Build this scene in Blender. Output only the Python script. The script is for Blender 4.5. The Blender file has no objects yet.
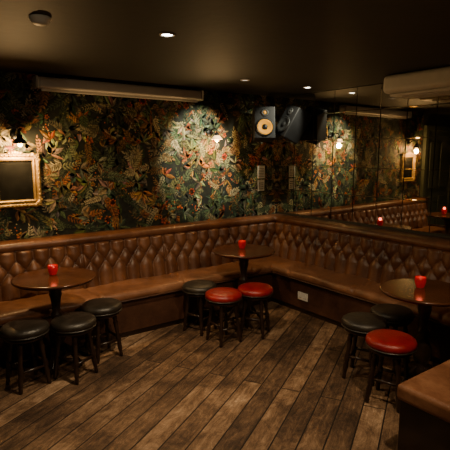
import bpy, math, random
from mathutils import Vector, Matrix
random.seed(7)
S=bpy.context.scene
CEIL=2.46
TILT=math.tan(math.radians(1.5))
# ---------------- helpers ----------------
def new_mat(name):
    m=bpy.data.materials.new(name); m.use_nodes=True
    nt=m.node_tree; b=nt.nodes['Principled BSDF']; return m,nt,b
def N(nt,t,**k):
    n=nt.nodes.new(t)
    for a,v in k.items(): setattr(n,a,v)
    return n
def L(nt,a,b): nt.links.new(a,b)
def simple(name,col,rough=.5,metal=0,bump=0,bscale=60,var=.25,spec=.5):
    m,nt,b=new_mat(name)
    tc=N(nt,'ShaderNodeTexCoord'); nz=N(nt,'ShaderNodeTexNoise'); nz.inputs['Scale'].default_value=bscale*.2; nz.inputs['Detail'].default_value=5
    L(nt,tc.outputs['Object'],nz.inputs['Vector'])
    r=N(nt,'ShaderNodeValToRGB'); L(nt,nz.outputs['Fac'],r.inputs['Fac'])
    r.color_ramp.elements[0].position=.3; r.color_ramp.elements[1].position=.7
    r.color_ramp.elements[0].color=(*[c*(1-var) for c in col],1); r.color_ramp.elements[1].color=(*[min(1,c*(1+var)) for c in col],1)
    L(nt,r.outputs['Color'],b.inputs['Base Color'])
    b.inputs['Roughness'].default_value=rough; b.inputs['Metallic'].default_value=metal
    b.inputs['Specular IOR Level'].default_value=spec
    if bump:
        n2=N(nt,'ShaderNodeTexNoise'); n2.inputs['Scale'].default_value=bscale; L(nt,tc.outputs['Object'],n2.inputs['Vector'])
        bp=N(nt,'ShaderNodeBump'); bp.inputs['Strength'].default_value=bump; bp.inputs['Distance'].default_value=.01
        L(nt,n2.outputs['Fac'],bp.inputs['Height']); L(nt,bp.outputs['Normal'],b.inputs['Normal'])
    return m
def emis(name,col,st):
    m,nt,b=new_mat(name); b.inputs['Base Color'].default_value=(*col,1)
    b.inputs['Emission Color'].default_value=(*col,1); b.inputs['Emission Strength'].default_value=st; return m
def mk(name,vs,fs,mat=None,parent=None,smooth=False,loc=(0,0,0),rot=None):
    me=bpy.data.meshes.new(name); me.from_pydata([tuple(v) for v in vs],[],fs); me.update()
    o=bpy.data.objects.new(name,me); S.collection.objects.link(o)
    if mat: me.materials.append(mat)
    if smooth: me.polygons.foreach_set('use_smooth',[True]*len(me.polygons))
    o.location=loc
    if rot: o.rotation_euler=rot
    if parent: o.parent=parent
    return o
def empty(name,loc=(0,0,0),rot=(0,0,0)):
    e=bpy.data.objects.new(name,None); e.empty_display_size=.1; S.collection.objects.link(e); e.location=loc; e.rotation_euler=rot; return e
def box(name,lo,hi,mat,parent=None,bevel=0,seg=3,rot=None,loc=None):
    c=[(a+b)/2 for a,b in zip(lo,hi)]; h=[(b-a)/2 for a,b in zip(lo,hi)]
    vs=[(sx*h[0],sy*h[1],sz*h[2]) for sx in(-1,1) for sy in(-1,1) for sz in(-1,1)]
    fs=[(0,1,3,2),(4,6,7,5),(0,4,5,1),(2,3,7,6),(0,2,6,4),(1,5,7,3)]
    o=mk(name,vs,fs,mat,parent,loc=loc or c,rot=rot)
    if bevel:
        m=o.modifiers.new('b','BEVEL'); m.width=bevel; m.segments=seg
        o.data.polygons.foreach_set('use_smooth',[True]*6); 
        w=o.modifiers.new('w','WEIGHTED_NORMAL')
    return o
def lathe_data(prof,seg=28):
    vs=[];fs=[];n=len(prof)
    for i in range(seg):
        a=2*math.pi*i/seg
        for r,z in prof: vs.append((r*math.cos(a),r*math.sin(a),z))
    for i in range(seg):
        j=(i+1)%seg
        for k in range(n-1): fs.append((i*n+k,j*n+k,j*n+k+1,i*n+k+1))
    return vs,fs
def lathe(name,prof,mat,parent=None,loc=(0,0,0),rot=None,seg=28):
    vs,fs=lathe_data(prof,seg); return mk(name,vs,fs,mat,parent,True,loc,rot)
def tube(name,pts,rad,mat,parent=None,seg=10):
    vs=[];fs=[];pts=[Vector(p) for p in pts];n=len(pts)
    for i,p in enumerate(pts):
        d=(pts[min(i+1,n-1)]-pts[max(i-1,0)]); q=d.to_track_quat('Z','Y')
        for k in range(seg):
            a=2*math.pi*k/seg; vs.append(p+q@Vector((rad*math.cos(a),rad*math.sin(a),0)))
    for i in range(n-1):
        for k in range(seg):
            j=(k+1)%seg; fs.append((i*seg+k,i*seg+j,(i+1)*seg+j,(i+1)*seg+k))
    fs.append(tuple(range(seg))[::-1]); fs.append(tuple(range((n-1)*seg,n*seg)))
    return mk(name,vs,fs,mat,parent,True)
# ---------------- materials ----------------
def leather(name,c1,c2,c3,rough=.42,scale=3.):
    m,nt,b=new_mat(name); tc=N(nt,'ShaderNodeTexCoord')
    n1=N(nt,'ShaderNodeTexNoise'); n1.inputs['Scale'].default_value=scale; n1.inputs['Detail'].default_value=8; n1.inputs['Roughness'].default_value=.7
    L(nt,tc.outputs['Object'],n1.inputs['Vector'])
    r=N(nt,'ShaderNodeValToRGB'); e=r.color_ramp.elements; e[0].position=.32;e[0].color=(*c1,1);e[1].position=.7;e[1].color=(*c3,1)
    x=e.new(.5); x.color=(*c2,1); L(nt,n1.outputs['Fac'],r.inputs['Fac'])
    L(nt,r.outputs['Color'],b.inputs['Base Color'])
    v=N(nt,'ShaderNodeTexVoronoi'); v.inputs['Scale'].default_value=220; L(nt,tc.outputs['Object'],v.inputs['Vector'])
    n2=N(nt,'ShaderNodeTexNoise'); n2.inputs['Scale'].default_value=25; n2.inputs['Detail'].default_value=4; L(nt,tc.outputs['Object'],n2.inputs['Vector'])
    ad=N(nt,'ShaderNodeMath',operation='MULTIPLY_ADD'); L(nt,v.outputs['Distance'],ad.inputs[0]); ad.inputs[1].default_value=.25; L(nt,n2.outputs['Fac'],ad.inputs[2])
    bp=N(nt,'ShaderNodeBump'); bp.inputs['Strength'].default_value=.3; bp.inputs['Distance'].default_value=.01
    L(nt,ad.outputs[0],bp.inputs['Height']); L(nt,bp.outputs['Normal'],b.inputs['Normal'])
    mr=N(nt,'ShaderNodeMapRange'); mr.inputs['To Min'].default_value=rough-.08; mr.inputs['To Max'].default_value=rough+.14; L(nt,n1.outputs['Fac'],mr.inputs['Value']); L(nt,mr.outputs[0],b.inputs['Roughness'])
    return m
M_leath=leather('leather_brown',(.045,.016,.007),(.112,.043,.018),(.20,.085,.038),.36)
M_leath2=leather('leather_seat',(.08,.032,.014),(.185,.077,.036),(.34,.165,.085),.40,2.2)
M_leathd=leather('leather_base',(.03,.010,.005),(.055,.020,.009),(.09,.034,.016),.5)
M_red=leather('leather_red',(.14,.004,.005),(.23,.008,.009),(.31,.015,.014),.32,6)
M_blk=leather('leather_black',(.010,.009,.007),(.021,.017,.013),(.040,.032,.024),.36,6)
M_wood=simple('dark_wood',(.018,.009,.005),.3,bscale=40,var=.4)
M_table=simple('table_wood',(.075,.027,.012),.2,bscale=30,var=.35)
M_black=simple('black_metal',(.012,.012,.012),.4,.6)
M_blkp=simple('black_plastic',(.006,.006,.0065),.55,spec=.25)
M_dkgrey=simple('dark_grey_plastic',(.014,.014,.014),.5,spec=.3)
M_white=simple('white_plastic',(.62,.60,.55),.45,var=.05)
M_grey=simple('grey_plastic',(.42,.40,.36),.5,var=.08)
M_paper=simple('paper',(.45,.44,.38),.8,var=.05)
M_ink=simple('ink',(.05,.05,.05),.8)
M_yel=simple('speaker_yellow',(.50,.21,.002),.6,var=.1,spec=.2)
M_gold=simple('gilt',(.40,.26,.09),.42,.55,bump=.5,bscale=90)
M_darkpaint=simple('dark_olive_paint',(.045,.05,.03),.5,bscale=10)
M_wall=simple('dark_wall',(.03,.028,.022),.7,bscale=10)
M_ceil=simple('ceiling_paint',(.017,.015,.011),.65,bump=.15,bscale=14,var=.12,spec=.3)
def glassmirror(name,col,rough):
    m,nt,b=new_mat(name); b.inputs['Base Color'].default_value=(*col,1); b.inputs['Metallic'].default_value=1
    tc=N(nt,'ShaderNodeTexCoord'); nz=N(nt,'ShaderNodeTexNoise'); nz.inputs['Scale'].default_value=5; nz.inputs['Detail'].default_value=6; L(nt,tc.outputs['Object'],nz.inputs['Vector'])
    mr=N(nt,'ShaderNodeMapRange'); mr.inputs['From Min'].default_value=.5; mr.inputs['From Max'].default_value=.8; mr.inputs['To Min'].default_value=rough; mr.inputs['To Max'].default_value=rough+.07
    L(nt,nz.outputs['Fac'],mr.inputs['Value']); L(nt,mr.outputs[0],b.inputs['Roughness']); return m
M_mir=glassmirror('mirror_glass',(.70,.66,.56),.015)
M_mird=simple('old_mirror_glass',(.010,.010,.009),.1,.1,spec=.4)
def mat_leaf():
    m,nt,b=new_mat('wallpaper_print'); at=N(nt,'ShaderNodeAttribute',attribute_name='Col')
    tc=N(nt,'ShaderNodeTexCoord'); nz=N(nt,'ShaderNodeTexNoise'); nz.inputs['Scale'].default_value=45; nz.inputs['Detail'].default_value=4; L(nt,tc.outputs['Object'],nz.inputs['Vector'])
    mr=N(nt,'ShaderNodeMapRange'); mr.inputs['From Min'].default_value=.3; mr.inputs['From Max'].default_value=.7;mr.inputs['To Min'].default_value=.45; mr.inputs['To Max'].default_value=1.25; L(nt,nz.outputs['Fac'],mr.inputs['Value'])
    vm=N(nt,'ShaderNodeVectorMath',operation='SCALE'); L(nt,at.outputs['Color'],vm.inputs[0]); L(nt,mr.outputs[0],vm.inputs['Scale'])
    L(nt,vm.outputs[0],b.inputs['Base Color']); b.inputs['Roughness'].default_value=.8; b.inputs['Specular IOR Level'].default_value=.25; return m
M_leaf=mat_leaf()
M_paperbg=simple('wallpaper_ground',(.010,.012,.009),.8,bscale=60,var=.5,spec=.25)
FLOOR_ANG=30
def mat_floor():
    m,nt,b=new_mat('floor_boards'); tc=N(nt,'ShaderNodeTexCoord')
    mp=N(nt,'ShaderNodeMapping'); mp.inputs['Rotation'].default_value=(0,0,math.radians(-FLOOR_ANG)); L(nt,tc.outputs['Object'],mp.inputs['Vector'])
    br=N(nt,'ShaderNodeTexBrick'); br.offset=.37; br.offset_frequency=2; br.inputs['Scale'].default_value=1
    br.inputs['Brick Width'].default_value=2.3; br.inputs['Row Height'].default_value=.15; br.inputs['Mortar Size'].default_value=.005; br.inputs['Mortar Smooth'].default_value=.3; br.inputs['Bias'].default_value=0
    br.inputs['Color1'].default_value=(0,0,0,1); br.inputs['Color2'].default_value=(1,1,1,1); br.inputs['Mortar'].default_value=(.5,.5,.5,1)
    L(nt,mp.outputs[0],br.inputs['Vector'])
    def nz(vec,sc,det=8,ro=.68,dist=0,perboard=True):
        m2=N(nt,'ShaderNodeMapping'); m2.inputs['Scale'].default_value=vec; L(nt,mp.outputs[0],m2.inputs['Vector'])
        g=N(nt,'ShaderNodeTexNoise'); g.inputs['Scale'].default_value=sc; g.inputs['Detail'].default_value=det; g.inputs['Roughness'].default_value=ro; g.inputs['Distortion'].default_value=dist
        if perboard:
            ad=N(nt,'ShaderNodeVectorMath',operation='MULTIPLY_ADD'); L(nt,br.outputs['Color'],ad.inputs[0]); ad.inputs[1].default_value=(7,3,5); L(nt,m2.outputs[0],ad.inputs[2]); L(nt,ad.outputs[0],g.inputs['Vector'])
        else: L(nt,m2.outputs[0],g.inputs['Vector'])
        return g
    g=nz((1.6,24,1),2.0,9,.75,.4)
    w=nz((1,2.0,1),5.5,12,.9,.7)
    big=nz((1,1,1),2.0,6,.7,0,False)
    def mad(a,k,c):
        s=N(nt,'ShaderNodeMath',operation='MULTIPLY_ADD'); L(nt,a,s.inputs[0]); s.inputs[1].default_value=k
        if c is None: s.inputs[2].default_value=0
        else: L(nt,c,s.inputs[2])
        return s.outputs[0]
    v=mad(br.outputs['Color'],.28,None); v=mad(g.outputs['Fac'],.65,v); v=mad(w.outputs['Fac'],1.6,v); v=mad(big.outputs['Fac'],.9,v)
    mrr=N(nt,'ShaderNodeMapRange'); mrr.inputs['From Min'].default_value=1.36; mrr.inputs['From Max'].default_value=2.12; L(nt,v,mrr.inputs['Value'])
    r=N(nt,'ShaderNodeValToRGB'); e=r.color_ramp.elements
    e[0].position=.0; e[0].color=(.018,.010,.006,1); e[1].position=1.0; e[1].color=(.52,.37,.24,1)
    x=e.new(.3); x.color=(.072,.039,.021,1); x=e.new(.55); x.color=(.17,.098,.053,1); x=e.new(.8); x.color=(.32,.205,.122,1)
    L(nt,mrr.outputs[0],r.inputs['Fac'])
    mx=N(nt,'ShaderNodeMix',data_type='RGBA'); L(nt,br.outputs['Fac'],mx.inputs['Factor']); L(nt,r.outputs['Color'],mx.inputs[6]); mx.inputs[7].default_value=(.008,.005,.004,1)
    L(nt,mx.outputs[2],b.inputs['Base Color'])
    mr=N(nt,'ShaderNodeMapRange'); mr.inputs['To Min'].default_value=.48; mr.inputs['To Max'].default_value=.82; L(nt,w.outputs['Fac'],mr.inputs['Value']); L(nt,mr.outputs[0],b.inputs['Roughness'])
    b.inputs['Specular IOR Level'].default_value=.35
    hs=N(nt,'ShaderNodeMath',operation='SUBTRACT'); L(nt,v,hs.inputs[0]); L(nt,br.outputs['Fac'],hs.inputs[1])
    bp=N(nt,'ShaderNodeBump'); bp.inputs['Strength'].default_value=.7; bp.inputs['Distance'].default_value=.007; L(nt,hs.outputs[0],bp.inputs['Height']); L(nt,bp.outputs['Normal'],b.inputs['Normal'])
    return m
M_floor=mat_floor()
# ---------------- room ----------------
XL,YF=-6.2,-6.6
box('floor',(XL,YF,-.1),(.3,0,0),M_floor)
box('ceiling',(XL,YF,CEIL),(.3,0,CEIL+.1),M_ceil)
box('wall_back',(XL-.1,0,-.1),(.1,.1,CEIL+.1),M_wall)
k=TILT*6.6
mk('wall_right',[(0,0,-.1),(.12,0,-.1),(.12+k,YF,-.1),(k,YF,-.1),(0,0,CEIL+.1),(.12,0,CEIL+.1),(.12+k,YF,CEIL+.1),(k,YF,CEIL+.1)],[(0,1,2,3)[::-1],(4,5,6,7),(0,1,5,4),(1,2,6,5),(2,3,7,6),(3,0,4,7)],M_wall)
box('wall_left',(XL-.1,YF,-.1),(XL,0,CEIL+.1),M_wall)
box('wall_front',(XL-.1,YF-.1,-.1),(.3,YF,CEIL+.1),M_wall)
# wallpaper
wp=empty('wallpaper'); 
BX=-3.66
mk('wallpaper_ground',[(BX,-.002,.85),(0,-.002,.85),(0,-.002,CEIL),(BX,-.002,CEIL)],[(0,1,2,3)],M_paperbg,wp)
vs=[];fs=[];cols=[]
pal=[(.09,.12,.055),(.12,.155,.08),(.18,.19,.10),(.28,.24,.12),(.38,.31,.17),(.06,.085,.035),(.14,.13,.045),(.25,.14,.05),(.09,.11,.07),(.32,.11,.03),(.05,.07,.04),(.04,.055,.03),(.36,.18,.06),(.34,.30,.18)]
yy=[-.003]
def poly(pts,c):
    k=len(vs)
    for x,z in pts:
        vs.append((min(0,max(BX,x)),yy[0],min(CEIL,max(.86,z))))
    fs.append(tuple(range(k,k+len(pts)))); cols.append(c)
def leaf(x,z,a,l,w,c):
    ca,sa=math.cos(a),math.sin(a)
    T=lambda u,v:(x+u*ca-v*sa,z+u*sa+v*ca)
    bend=random.uniform(-.12,.12)*l
    top=[T(0,0),T(.25*l,w*.8+bend*.2),T(.55*l,w+bend*.6),T(.82*l,w*.5+bend),T(l,bend*1.2)]
    mid=[T(.75*l,bend*.9),T(.4*l,bend*.4)]
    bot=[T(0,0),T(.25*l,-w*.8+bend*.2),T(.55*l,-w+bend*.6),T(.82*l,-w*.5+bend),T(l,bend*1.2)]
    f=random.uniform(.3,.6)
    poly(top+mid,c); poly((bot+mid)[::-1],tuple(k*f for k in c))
NS=1120
for i in range(NS):
    yy[0]=-.003-.004*i/NS
    x=random.uniform(BX,0); z=random.uniform(.9,CEIL); a=random.uniform(0,6.28)
    c0=random.choice(pal); j=random.uniform(.38,1.3); c=tuple(k*j for k in c0)
    kind=random.random()
    if kind<.45:
        n=random.randint(4,8); st=random.uniform(.020,.032); l=random.uniform(.040,.08); w=l*random.uniform(.15,.24); cur=random.uniform(-.16,.16)
        px,pz=x,z
        for s in range(n):
            ll=l*(1-.5*s/n)
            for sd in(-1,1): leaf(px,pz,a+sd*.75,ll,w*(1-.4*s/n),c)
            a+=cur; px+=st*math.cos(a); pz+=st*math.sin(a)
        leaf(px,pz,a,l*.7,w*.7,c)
    elif kind<.86:
        for s in range(random.randint(3,6)):
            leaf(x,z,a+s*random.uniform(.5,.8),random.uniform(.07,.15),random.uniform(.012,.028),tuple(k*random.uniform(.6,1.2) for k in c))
    elif kind<.96:
        fc=random.choice([(.60,.13,.025),(.52,.08,.02),(.56,.22,.05),(.45,.10,.03)])
        n=random.randint(5,7); R=random.uniform(.024,.046)
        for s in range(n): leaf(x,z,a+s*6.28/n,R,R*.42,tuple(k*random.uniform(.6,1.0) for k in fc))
        yy[0]-=.0003
        poly([(x+R*.25*math.cos(t),z+R*.25*math.sin(t)) for t in [q*6.28/8 for q in range(8)]],(.05,.03,.02))
    else:
        for s in range(8):
            bx,bz=x+random.gauss(0,.03),z+random.gauss(0,.03)
            poly([(bx+.007*math.cos(t),bz+.007*math.sin(t)) for t in [q*6.28/6 for q in range(6)]],random.choice([(.45,.1,.03),(.35,.29,.16)]))
o=mk('wallpaper_foliage',vs,fs,M_leaf,wp)
ca=o.data.color_attributes.new('Col','FLOAT_COLOR','CORNER')
buf=[]
for f,c in zip(fs,cols): buf+= [*c,1]*len(f)
ca.data.foreach_set('color',buf)
# door on back wall (seen in the mirror)
dr=empty('door_1')
box('frame_l',(-3.80,-.06,0),(-3.70,-.001,2.15),M_darkpaint,dr,.005)
box('frame_r',(-4.80,-.06,0),(-4.70,-.001,2.15),M_darkpaint,dr,.005)
box('frame_t',(-4.80,-.06,2.151),(-3.70,-.001,2.24),M_darkpaint,dr,.005)
box('leaf',(-4.70,-.035,.01),(-3.80,-.001,2.15),M_darkpaint,dr)
for i,(z0,z1) in enumerate([(.2,.95),(1.1,1.95)]):
    for k,(x0,x1) in enumerate([(-4.60,-4.30),(-4.20,-3.90)]): box('panel_%d%d'%(i,k),(x0,-.05,z0),(x1,-.036,z1),M_darkpaint,dr,.01)
# mirror tiles on right wall
vs=[];fs=[]
T=.305; g=.0018; z0=.98
y=-.005
while y>-3.9:
    z=z0
    while z<CEIL-.01:
        z1=min(z+T,CEIL-.003); y1=y-T
        a,b=y-g,y1+g; c,d=z+g,z1-g; e=.004
        k=len(vs); A=-TILT*a; B=-TILT*b
        vs+=[(A-.002,a,c),(B-.002,b,c),(B-.002,b,d),(A-.002,a,d),(A-.006,a-e,c+e),(B-.006,b+e,c+e),(B-.006,b+e,d-e),(A-.006,a-e,d-e)]
        fs+=[(k+4,k+5,k+6,k+7),(k,k+1,k+5,k+4),(k+1,k+2,k+6,k+5),(k+2,k+3,k+7,k+6),(k+3,k,k+4,k+7)]
        z=z1
        if z1>=CEIL-.01: break
    y-=T
wm=mk('wall_mirror_tiles',vs,fs,M_mir)
# ---------------- banquette ----------------
bq=empty('banquette')
XE,YE=-3.62,-3.14
SX,SZ,ZB,NR=.15,.095,.60,3
def d0(z):
    t=(z-.44)/(.88-.44); return .215-.075*t
def bulge(u,z):
    z3=ZB+(NR-1)*SZ
    if z<ZB: s=abs(math.sin(math.pi*u/SX))**.6
    elif z>z3: s=abs(math.sin(math.pi*u/SX))**.6
    else:
        p=u/SX+(z-ZB)/(2*SZ); q=u/SX-(z-ZB)/(2*SZ); s=(abs(math.sin(math.pi*p))*abs(math.sin(math.pi*q)))**.38
    m=u%.90; m=min(m,.90-m)
    s*=min(1,.15+m/.025)
    return s
def run_pt(side,u,d,z):
    return (-u,-d,z) if side==0 else (-d,-u,z)
for side,uend,nm in((0,-XE,'back_tufting_a'),(1,-YE,'back_tufting_b')):
    zs=[.44+ (.885-.44)*i/52 for i in range(53)]
    nu=int(uend/.0085); vs=[];fs=[]
    for i in range(nu+1):
        for z in zs:
            dd=d0(z); u=dd+(uend-dd)*i/nu
            b=bulge(u,z)
            if i==0: b=0
            edge=min(1,(.885-z)/.02); 
            vs.append(run_pt(side,u,dd+.052*b*max(.1,edge),z))
    n=len(zs)
    for i in range(nu):
        for k in range(n-1):
            q=(i*n+k,i*n+k+1,(i+1)*n+k+1,(i+1)*n+k); fs.append(q if side==1 else q[::-1])
    mk(nm,vs,fs,M_leath,bq,True)
    vs=[];fs=[]
    for j in range(NR):
        z=ZB+j*SZ; u=(SX/2 if j%2 else 0)+SX*2
        while u<uend-.02:
            k=len(vs)
            for a in range(8):
                t=a*math.pi/4
                for r,h in((.012,0),(.009,.007)):
                    vs.append(run_pt(side,u+r*math.cos(t),d0(z)+.005+h,z+r*math.sin(t)))
            vs.append(run_pt(side,u,d0(z)+.014,z))
            for a in range(8):
                b=(a+1)%8
                fs+=[(k+2*a,k+2*b,k+2*b+1,k+2*a+1),(k+2*a+1,k+2*b+1,k+16)]
            u+=SX
    mk('buttons_'+nm[-1],vs,fs,M_leathd,bq,True)
def sweep(name,prof,mat,fn=None,du=.02,ue0=-XE,ue1=-YE,parent=bq):
    cols_=[]
    n0=int(ue0/du); n1=int(ue1/du)
    for i in range(n0,0,-1):
        cols_.append([(0,d+(ue0-d)*i/n0,d,z) for d,z in prof])
    cols_.append([(2,d,d,z) for d,z in prof])
    for i in range(1,n1+1):
        cols_.append([(1,d+(ue1-d)*i/n1,d,z) for d,z in prof])
    vs=[];n=len(prof)
    for c in cols_:
        for (s,u,d,z) in c:
            dd,zz=(d,z) if not fn else fn(u,d,z)
            if s==1 and d<.02: dd-=TILT*u
            if s==0: vs.append((-u,-dd,zz))
            elif s==1: vs.append((-dd,-u,zz))
            else: vs.append((-dd,-dd,zz))
    fs=[(i*n+k,i*n+k+1,(i+1)*n+k+1,(i+1)*n+k) for i in range(len(cols_)-1) for k in range(n-1)]
    fs.append(tuple(range(n))[::-1]); fs.append(tuple(range(len(vs)-n,len(vs))))
    return mk(name,vs,fs,mat,parent,True)
arc=lambda cx,cz,r,a0,a1,n:[(cx+r*math.cos(math.radians(a0+(a1-a0)*i/n)),cz+r*math.sin(math.radians(a0+(a1-a0)*i/n))) for i in range(n+1)]
sweep('top_roll',[(.12,.86)]+arc(.135,.91,.042,-60,90,9)+[(.10,.957),(.010,.957),(.010,.86)],M_leath,None,du=.05)
sweep('piping',arc(.150,.872,.009,0,360,8),M_leathd,du=.05)
def seatfn(u,d,z):
    m=u%.90; m=min(m,.90-m)
    if z>.36 and m<.03: 
        k=(1-m/.03); z-=.014*k; d-=.01*k if d>.5 else 0
    if z>.43: z+=.006*math.sin(u*9)*math.sin(d*7)
    return d,z
sweep('seat_cushion',[(.16,.40),(.17,.445),(.25,.462),(.35,.468),(.45,.468),(.54,.464)]+arc(.60,.415,.048,80,-80,9)+[(.57,.36),(.3,.36)],M_leath2,seatfn,du=.012)
sweep('seat_piping',arc(.645,.382,.007,0,360,8),M_leathd,du=.05)
sweep('base_panel',[(.03,.06),(.03,.37),(.60,.37),(.60,.06)],M_leathd,du=.1)
sweep('plinth',[(.03,.0),(.03,.06),(.57,.06),(.57,.0)],M_wood,du=.1)
sweep('back_core',[(.010,.05),(.010,.87),(.12,.87),(.19,.40),(.19,.05)],M_leathd,du=.1)
for o in bq.children:
    if o.name in('base_panel','plinth','back_core'): o.data.polygons.foreach_set('use_smooth',[False]*len(o.data.polygons))
box('end_panel',(-3.66,-.655,0),(-3.622,-.010,.50),M_wood,bq,.008)
box('end_panel_top',(-3.66,-.20,.501),(-3.622,-.010,.97),M_wood,bq,.008)
sk=empty('wall_socket',(-.602,-1.11,.2))
box('plate',(-.009,-.073,-.043),(0,.073,.043),M_white,sk,.003)
for k in(-1,1):
    box('switch',(-.012,k*.035-.012,.012),(-.0095,k*.035+.012,.03),M_white,sk,.001)
    for q in(-1,1): box('slot',(-.0105,k*.035+q*.01-.003,-.02),(-.0092,k*.035+q*.01+.003,-.012),M_ink,sk)
# second banquette (end block, bottom right)
b2=empty('banquette.001')
box('base',(-1.93,-3.75,.0),(-.02,-3.18,.36),M_wood,b2,.006)
box('seat',(-1.96,-3.77,.361),(-.02,-3.165,.46),M_leath2,b2,.03,5)
box('back',(-1.96,-3.95,.0),(-.02,-3.78,.95),M_leath,b2,.03,5)
# ---------------- tables ----------------
def table(x,y,rot=0):
    t=empty('round_pub_table',(x,y,0),(0,0,rot))
    R=.325;H=.76
    lathe('top',[(0,H-.03),(R-.03,H-.03),(R-.012,H-.026),(R-.01,H-.018),(R,H-.012),(R,H-.004),(R-.006,H),(R-.02,H),(0,H)],M_table,t,seg=56)
    lathe('under_block',[(0,H-.065),(.12,H-.065),(.14,H-.05),(.14,H-.0305),(0,H-.0305)],M_wood,t)
    lathe('column',[(.0,.10),(.06,.10),(.07,.13),(.07,.17),(.045,.19),(.05,.205),(.062,.24),(.068,.28),(.062,.33),(.045,.38),(.035,.42),(.045,.435),(.045,.45),(.034,.465),(.034,.52),(.042,.58),(.052,.62),(.048,.635),(.055,.65),(.055,.695),(0,.695)],M_wood,t)
    for i in range(4):
        a=i*math.pi/2+math.pi/4
        prof=[(.03,.16,.045),(.08,.15,.04),(.12,.11,.034),(.15,.06,.03),(.175,.032,.03),(.20,.022,.03)]
        vs=[];fs=[]
        for r,z,h in prof:
            for s in(-1,1):
                for q in(-1,1): 
                    w=.024
                    vs.append((r*math.cos(a)-s*w*math.sin(a),r*math.sin(a)+s*w*math.cos(a),max(0.001,z+q*h*.6)))
        for k in range(len(prof)-1):
            b=4*k
            for e0,e1 in((0,1),(1,3),(3,2),(2,0)): fs.append((b+e0,b+e1,b+4+e1,b+4+e0))
        fs+=[(0,2,3,1),(len(vs)-4,len(vs)-3,len(vs)-1,len(vs)-2)]
        o=mk('foot_%d'%i,vs,fs,M_wood,t); m=o.modifiers.new('b','BEVEL'); m.width=.008; m.segments=2
    return t
M_rg,nt,b=new_mat('red_glass'); b.inputs['Base Color'].default_value=(.40,.003,.004,1); b.inputs['Roughness'].default_value=.12
b.inputs['Emission Color'].default_value=(1,.008,.01,1); b.inputs['Emission Strength'].default_value=.06
M_flame=emis('flame',(1,.2,.05),2)
def candle(x,y,z=.7605):
    c=empty('votive_candle_holder',(x,y,z))
    lathe('red_glass_cup',[(0,0),(.026,0),(.030,.004),(.031,.012),(.038,.03),(.041,.05),(.039,.078),(.036,.078),(.038,.05),(.035,.032),(.028,.014),(0,.012)],M_rg,c,seg=20)
    lathe('flame',[(0,.02),(.012,.026),(.009,.04),(0,.05)],M_flame,c,seg=10)
    li=bpy.data.lights.new('glow','POINT'); li.energy=.15; li.color=(1,.12,.05); li.shadow_soft_size=.02
    lo=bpy.data.objects.new('glow',li); S.collection.objects.link(lo); lo.parent=c; lo.location=(0,0,.10)
table(-1.25,-.88,.3); table(-3.15,-.81,.1); table(-1.06,-2.79,.5)
candle(-1.21,-.80); candle(-3.14,-.74); candle(-1.04,-2.73)
# ---------------- stools ----------------
def stool(x,y,mat,rot):
    s=empty('bar_stool',(x,y,0),(0,0,rot)); H=.485; c=.9
    P=lambda pr:[(r*c,z) for r,z in pr]
    lathe('cushion',P([(0,H-.075),(.165,H-.075),(.180,H-.068),(.190,H-.05),(.192,H-.034),(.185,H-.018),(.168,H-.007),(.14,H-.001),(.08,H+.004),(0,H+.005)]),mat,s,seg=40)
    lathe('piping',P([(.186,H-.072),(.192,H-.068),(.192,H-.062),(.184,H-.06)]),M_blk,s,seg=40)
    lathe('seat_rim',P([(0,H-.105),(.155,H-.105),(.165,H-.1),(.168,H-.0755),(0,H-.0755)]),M_wood,s,seg=36)
    lp=[(0,0),(.013,0),(.016,.02),(.013,.04),(.017,.06),(.02,.10),(.016,.13),(.021,.14),(.021,.18),(.015,.20),(.017,.26),(.021,.30),(.015,.32),(.02,.335),(.02,.375),(0,.375)]
    for i in range(4):
        a=i*math.pi/2+math.pi/4
        top=Vector((.105*math.cos(a),.105*math.sin(a),H-.10)); bt=Vector((.158*math.cos(a),.158*math.sin(a),.003))
        d=(top-bt); q=d.to_track_quat('Z','Y'); vs,fs=lathe_data(lp,12); k=d.length/.375
        vs=[tuple(bt+q@Vector((v[0],v[1],v[2]*k))) for v in vs]
        mk('leg_%d'%i,vs,fs,M_wood,s,True)
    def pt(i,z):
        a=i*math.pi/2+math.pi/4; r=.158-.053*z/(H-.1); return Vector((r*math.cos(a),r*math.sin(a),z))
    for i,z in((0,.15),(1,.18),(2,.15),(3,.18)):
        p,q=pt(i,z),pt((i+1)%4,z); tube('stretcher_%d'%i,[p,p.lerp(q,.5),q],.011,M_wood,s)
for x,y,m,r in[(-3.44,-1.0,M_blk,.2),(-3.10,-1.08,M_blk,.5),(-2.78,-.85,M_blk,.1),(-1.77,-.84,M_blk,.3),(-1.74,-1.20,M_red,.0),(-1.39,-1.24,M_red,.6),(-1.27,-2.42,M_blk,.4),(-.91,-2.42,M_blk,.1),(-1.43,-2.77,M_red,.3)]:
    stool(x,y,m,r)
# ---------------- gilt frame ----------------
fr=empty('gilt_framed_mirror',(-3.22,-.009,1.50))
W,Hh=.215,.245
def frame_ring(name,w,h,prof,mat,parent):
    vs=[];fs=[];n=len(prof)
    for cx,cz in((-1,-1),(1,-1),(1,1),(-1,1)):
        for o_,y in prof: vs.append((cx*(w-o_),-y,cz*(h-o_)))
    for i in range(4):
        j=(i+1)%4
        for k in range(n-1): fs.append((i*n+k,j*n+k,j*n+k+1,i*n+k+1))
    return mk(name,vs,fs,mat,parent)
frame_ring('moulding',W,Hh,[(0,0),(0,.02),(.012,.032),(.025,.03),(.035,.018),(.045,.02),(.055,.03),(.065,.024),(.07,.006)],M_gold,fr)
mk('glass',[(-W+.065,-.008,-Hh+.065),(W-.065,-.008,-Hh+.065),(W-.065,-.008,Hh-.065),(-W+.065,-.008,Hh-.065)],[(0,1,2,3)],M_mird,fr)
vs=[];fs=[]
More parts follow.
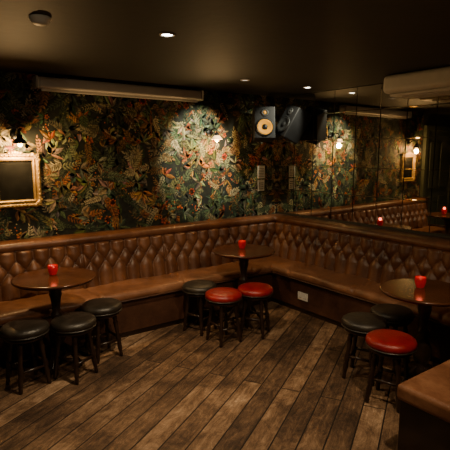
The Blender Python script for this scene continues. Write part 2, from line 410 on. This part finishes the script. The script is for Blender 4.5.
def blob(cx,cz,r,y=-.028):
    k=len(vs); 
    for a in range(8):
        t=a*math.pi/4; vs.append((cx+r*math.cos(t),y+.012,cz+r*math.sin(t)))
    for a in range(8):
        t=a*math.pi/4; vs.append((cx+r*.6*math.cos(t),y-.006,cz+r*.6*math.sin(t)))
    vs.append((cx,y-.01,cz))
    for a in range(8):
        b=(a+1)%8; fs.extend([(k+a,k+b,k+8+b,k+8+a),(k+8+a,k+8+b,k+16)])
for i in range(12):
    t=-1+2*(i+.5)/12
    for s in(-1,1): blob(t*W*.93,s*(Hh-.018),.014); blob(s*(W-.018),t*Hh*.93,.014)
for sx in(-1,1):
    for sz in(-1,1):
        for k in range(5): blob(sx*(W-.01-.012*k),sz*(Hh-.01-.012*(4-k)),.022)
for k in range(-2,3): blob(k*.025,Hh+.008-.004*abs(k),.02)
mk('ornament',vs,fs,M_gold,fr,True)
# ---------------- sconces ----------------
M_bulb=emis('bulb_warm',(1,.62,.25),18)
M_shade,nt,b=new_mat('amber_glass_shade'); b.inputs['Base Color'].default_value=(.8,.5,.25,1); b.inputs['Roughness'].default_value=.3
b.inputs['Emission Color'].default_value=(1,.55,.22,1); b.inputs['Emission Strength'].default_value=.5
def sconce(x,z,power,glass):
    s=empty('wall_sconce_lamp',(x,-.009,z))
    lathe('backplate',[(0,0),(.045,0),(.045,.008),(.03,.016),(0,.018)],M_black,s,rot=(math.pi/2,0,0))
    tube('arm',[(0,-.015,0),(0,-.05,.03),(0,-.09,.05),(0,-.13,.045),(0,-.15,.02),(0,-.152,0)],.007,M_black,s)
    lathe('shade_cap',[(0,0),(.02,0),(.025,-.03),(.03,-.035)],M_black,s,(0,-.152,.0))
    lathe('shade',[(.028,-.032),(.045,-.05),(.058,-.065),(.064,-.078),(.062,-.078),(.056,-.065),(.043,-.052),(.026,-.036)],M_shade if glass else M_black,s,(0,-.152,0))
    lathe('bulb',[(0,-.04),(.012,-.05),(.022,-.075),(.020,-.095),(0,-.108)],M_bulb,s,(0,-.152,0),seg=14)
    li=bpy.data.lights.new('bulb_light','POINT'); li.energy=power; li.color=(1,.60,.24); li.shadow_soft_size=.03
    lo=bpy.data.objects.new('bulb_light',li); S.collection.objects.link(lo); lo.parent=s; lo.location=(0,-.152,-.13)
sconce(-3.20,1.91,38,False); sconce(-1.08,1.98,18,True)
# ---------------- projector screen ----------------
ps=empty('projector_screen',(-2.13,-.08,2.375))
box('housing',(-.87,-.055,-.045),(.87,.055,.055),M_white,ps,.02,4)
box('cap_l',(-.895,-.06,-.05),(-.871,.06,.06),M_grey,ps,.01); box('cap_r',(.871,-.06,-.05),(.895,.06,.06),M_grey,ps,.01)
box('bottom_bar',(-.84,-.012,-.068),(.84,.012,-.046),M_white,ps,.005)
for k in(-.6,.6): box('bracket',(k-.02,.0551,-.03),(k+.02,.07,.04),M_grey,ps)
# ---------------- speakers ----------------
def speaker(loc,rot,arm,cone):
    sp=empty('wall_speaker',loc,rot)
    box('cabinet',(-.125,-.09,-.19),(.125,.14,.19),M_blkp,sp,.012)
    F_=-.0915
    lathe('woofer_ring',[(.106,0),(.106,.008),(.090,.012),(.090,.002)],M_blkp,sp,(0,F_,-.055),(math.pi/2,0,0),36)
    lathe('woofer_cone',[(.090,.009),(.080,.012),(.072,.006),(.034,.001)],cone,sp,(0,F_,-.055),(math.pi/2,0,0),36)
    lathe('dust_cap',[(.034,.001),(.022,.012),(0,.016)],M_blkp,sp,(0,F_,-.055),(math.pi/2,0,0),24)
    lathe('tweeter',[(.045,0),(.045,.006),(.03,.004),(.018,.002)],M_dkgrey,sp,(0,F_,.115),(math.pi/2,0,0),28)
    lathe('tweeter_dome',[(.018,.002),(.012,.008),(0,.01)],cone,sp,(0,F_,.115),(math.pi/2,0,0),28)
    tube('bracket_arm',arm,.012,M_black,sp)
speaker((-.48,-.28,2.09),(math.radians(-10),0,math.radians(-34)),[(0,.14,0),(.02,.18,.01),(.05,.22,.02)],M_yel)
speaker((-.20,-.45,2.10),(math.radians(-24),math.radians(14),math.radians(-100)),[(0,.14,0),(0,.155,.01),(0,.17,.02)],M_dkgrey)
no=empty('wall_notice',(-.285,-.009,1.43))
box('sheet',(-.06,-.003,.0),(.06,0,.16),M_paper,no); box('sheet_lower',(-.055,-.003,-.16),(.055,0,-.02),M_paper,no)
for i in range(6): box('line',(-.045,-.0035,.02+i*.02),(.045,-.0031,.026+i*.02),M_ink,no)
for i in range(4): box('line',(-.04,-.0035,-.14+i*.025),(.04,-.0031,-.13+i*.025),M_ink,no)
# ---------------- AC unit ----------------
ac=empty('air_conditioning_unit',(0,0,0))
box('body',(-.40,-3.15,2.29),(-.0,-1.84,2.455),M_white,ac,.045,6)
box('lower_panel',(-.36,-3.10,2.262),(-.04,-1.90,2.289),M_white,ac,.01)
for i in range(3): box('louvre_%d'%i,(-.32+i*.08,-3.0,2.252),(-.27+i*.08,-2.0,2.2615),M_grey,ac)
lathe('smoke_detector',[(0,-.04),(.03,-.038),(.045,-.028),(.05,-.015),(.055,-.012),(.055,0),(0,0)],M_grey,None,(-3.46,-1.92,CEIL))
# ---------------- downlights and added fill spots ----------------
M_led=emis('downlight_lens',(1,.95,.85),25)
M_leddim=emis('downlight_lens_dim',(1,.9,.75),1.0)
def downlight(x,y,power,target,size=80,blend=.7,col=(1,.76,.47),soft=.03,lens=M_led):
    d=empty('ceiling_downlight',(x,y,CEIL))
    lathe('bezel',[(.048,0),(.048,-.006),(.036,-.008),(.034,-.002)],M_grey,d)
    lathe('lens',[(0,-.003),(.034,-.003)],lens,d)
    li=bpy.data.lights.new('spot','SPOT'); li.energy=power; li.spot_size=math.radians(size); li.spot_blend=blend; li.color=col; li.shadow_soft_size=soft
    lo=bpy.data.objects.new('spot',li); S.collection.objects.link(lo); lo.parent=d; lo.location=(0,0,-.02)
    v=Vector(target)-Vector((x,y,CEIL-.02)); lo.rotation_euler=v.to_track_quat('-Z','Y').to_euler()
COOL=(1,.95,.70)
downlight(-2.74,-2.0,140,(-2.55,-1.15,0.0),114,1)
downlight(-1.24,-.87,200,(-1.22,-.0,1.80),54,.5,COOL,lens=M_leddim)
downlight(-.37,-.87,80,(-.38,-.0,1.72),62,.5,COOL)
downlight(-2.3,-3.7,125,(-1.7,-2.4,0.0),112,1)  # added fill spot with fixture, out of view, brightens the floor and right group
downlight(-3.9,-3.3,50,(-3.3,-1.2,0.4),110,1)  # another unseen spot added as fill, aimed at the left bench and stools
w=bpy.data.worlds.new('w'); S.world=w; w.use_nodes=True; w.node_tree.nodes['Background'].inputs['Color'].default_value=(.01,.01,.01,1)
# ---------------- camera ----------------
cam=bpy.data.cameras.new('camera'); co=bpy.data.objects.new('camera',cam); S.collection.objects.link(co); S.camera=co
cam.sensor_width=36; cam.lens=36*470/450; cam.clip_start=.02
co.location=(-4.214,-4.615,1.75)
yaw=math.radians(53.9); p=math.radians(8.71)
co.rotation_euler=(math.pi/2-p,0,yaw-math.pi/2)
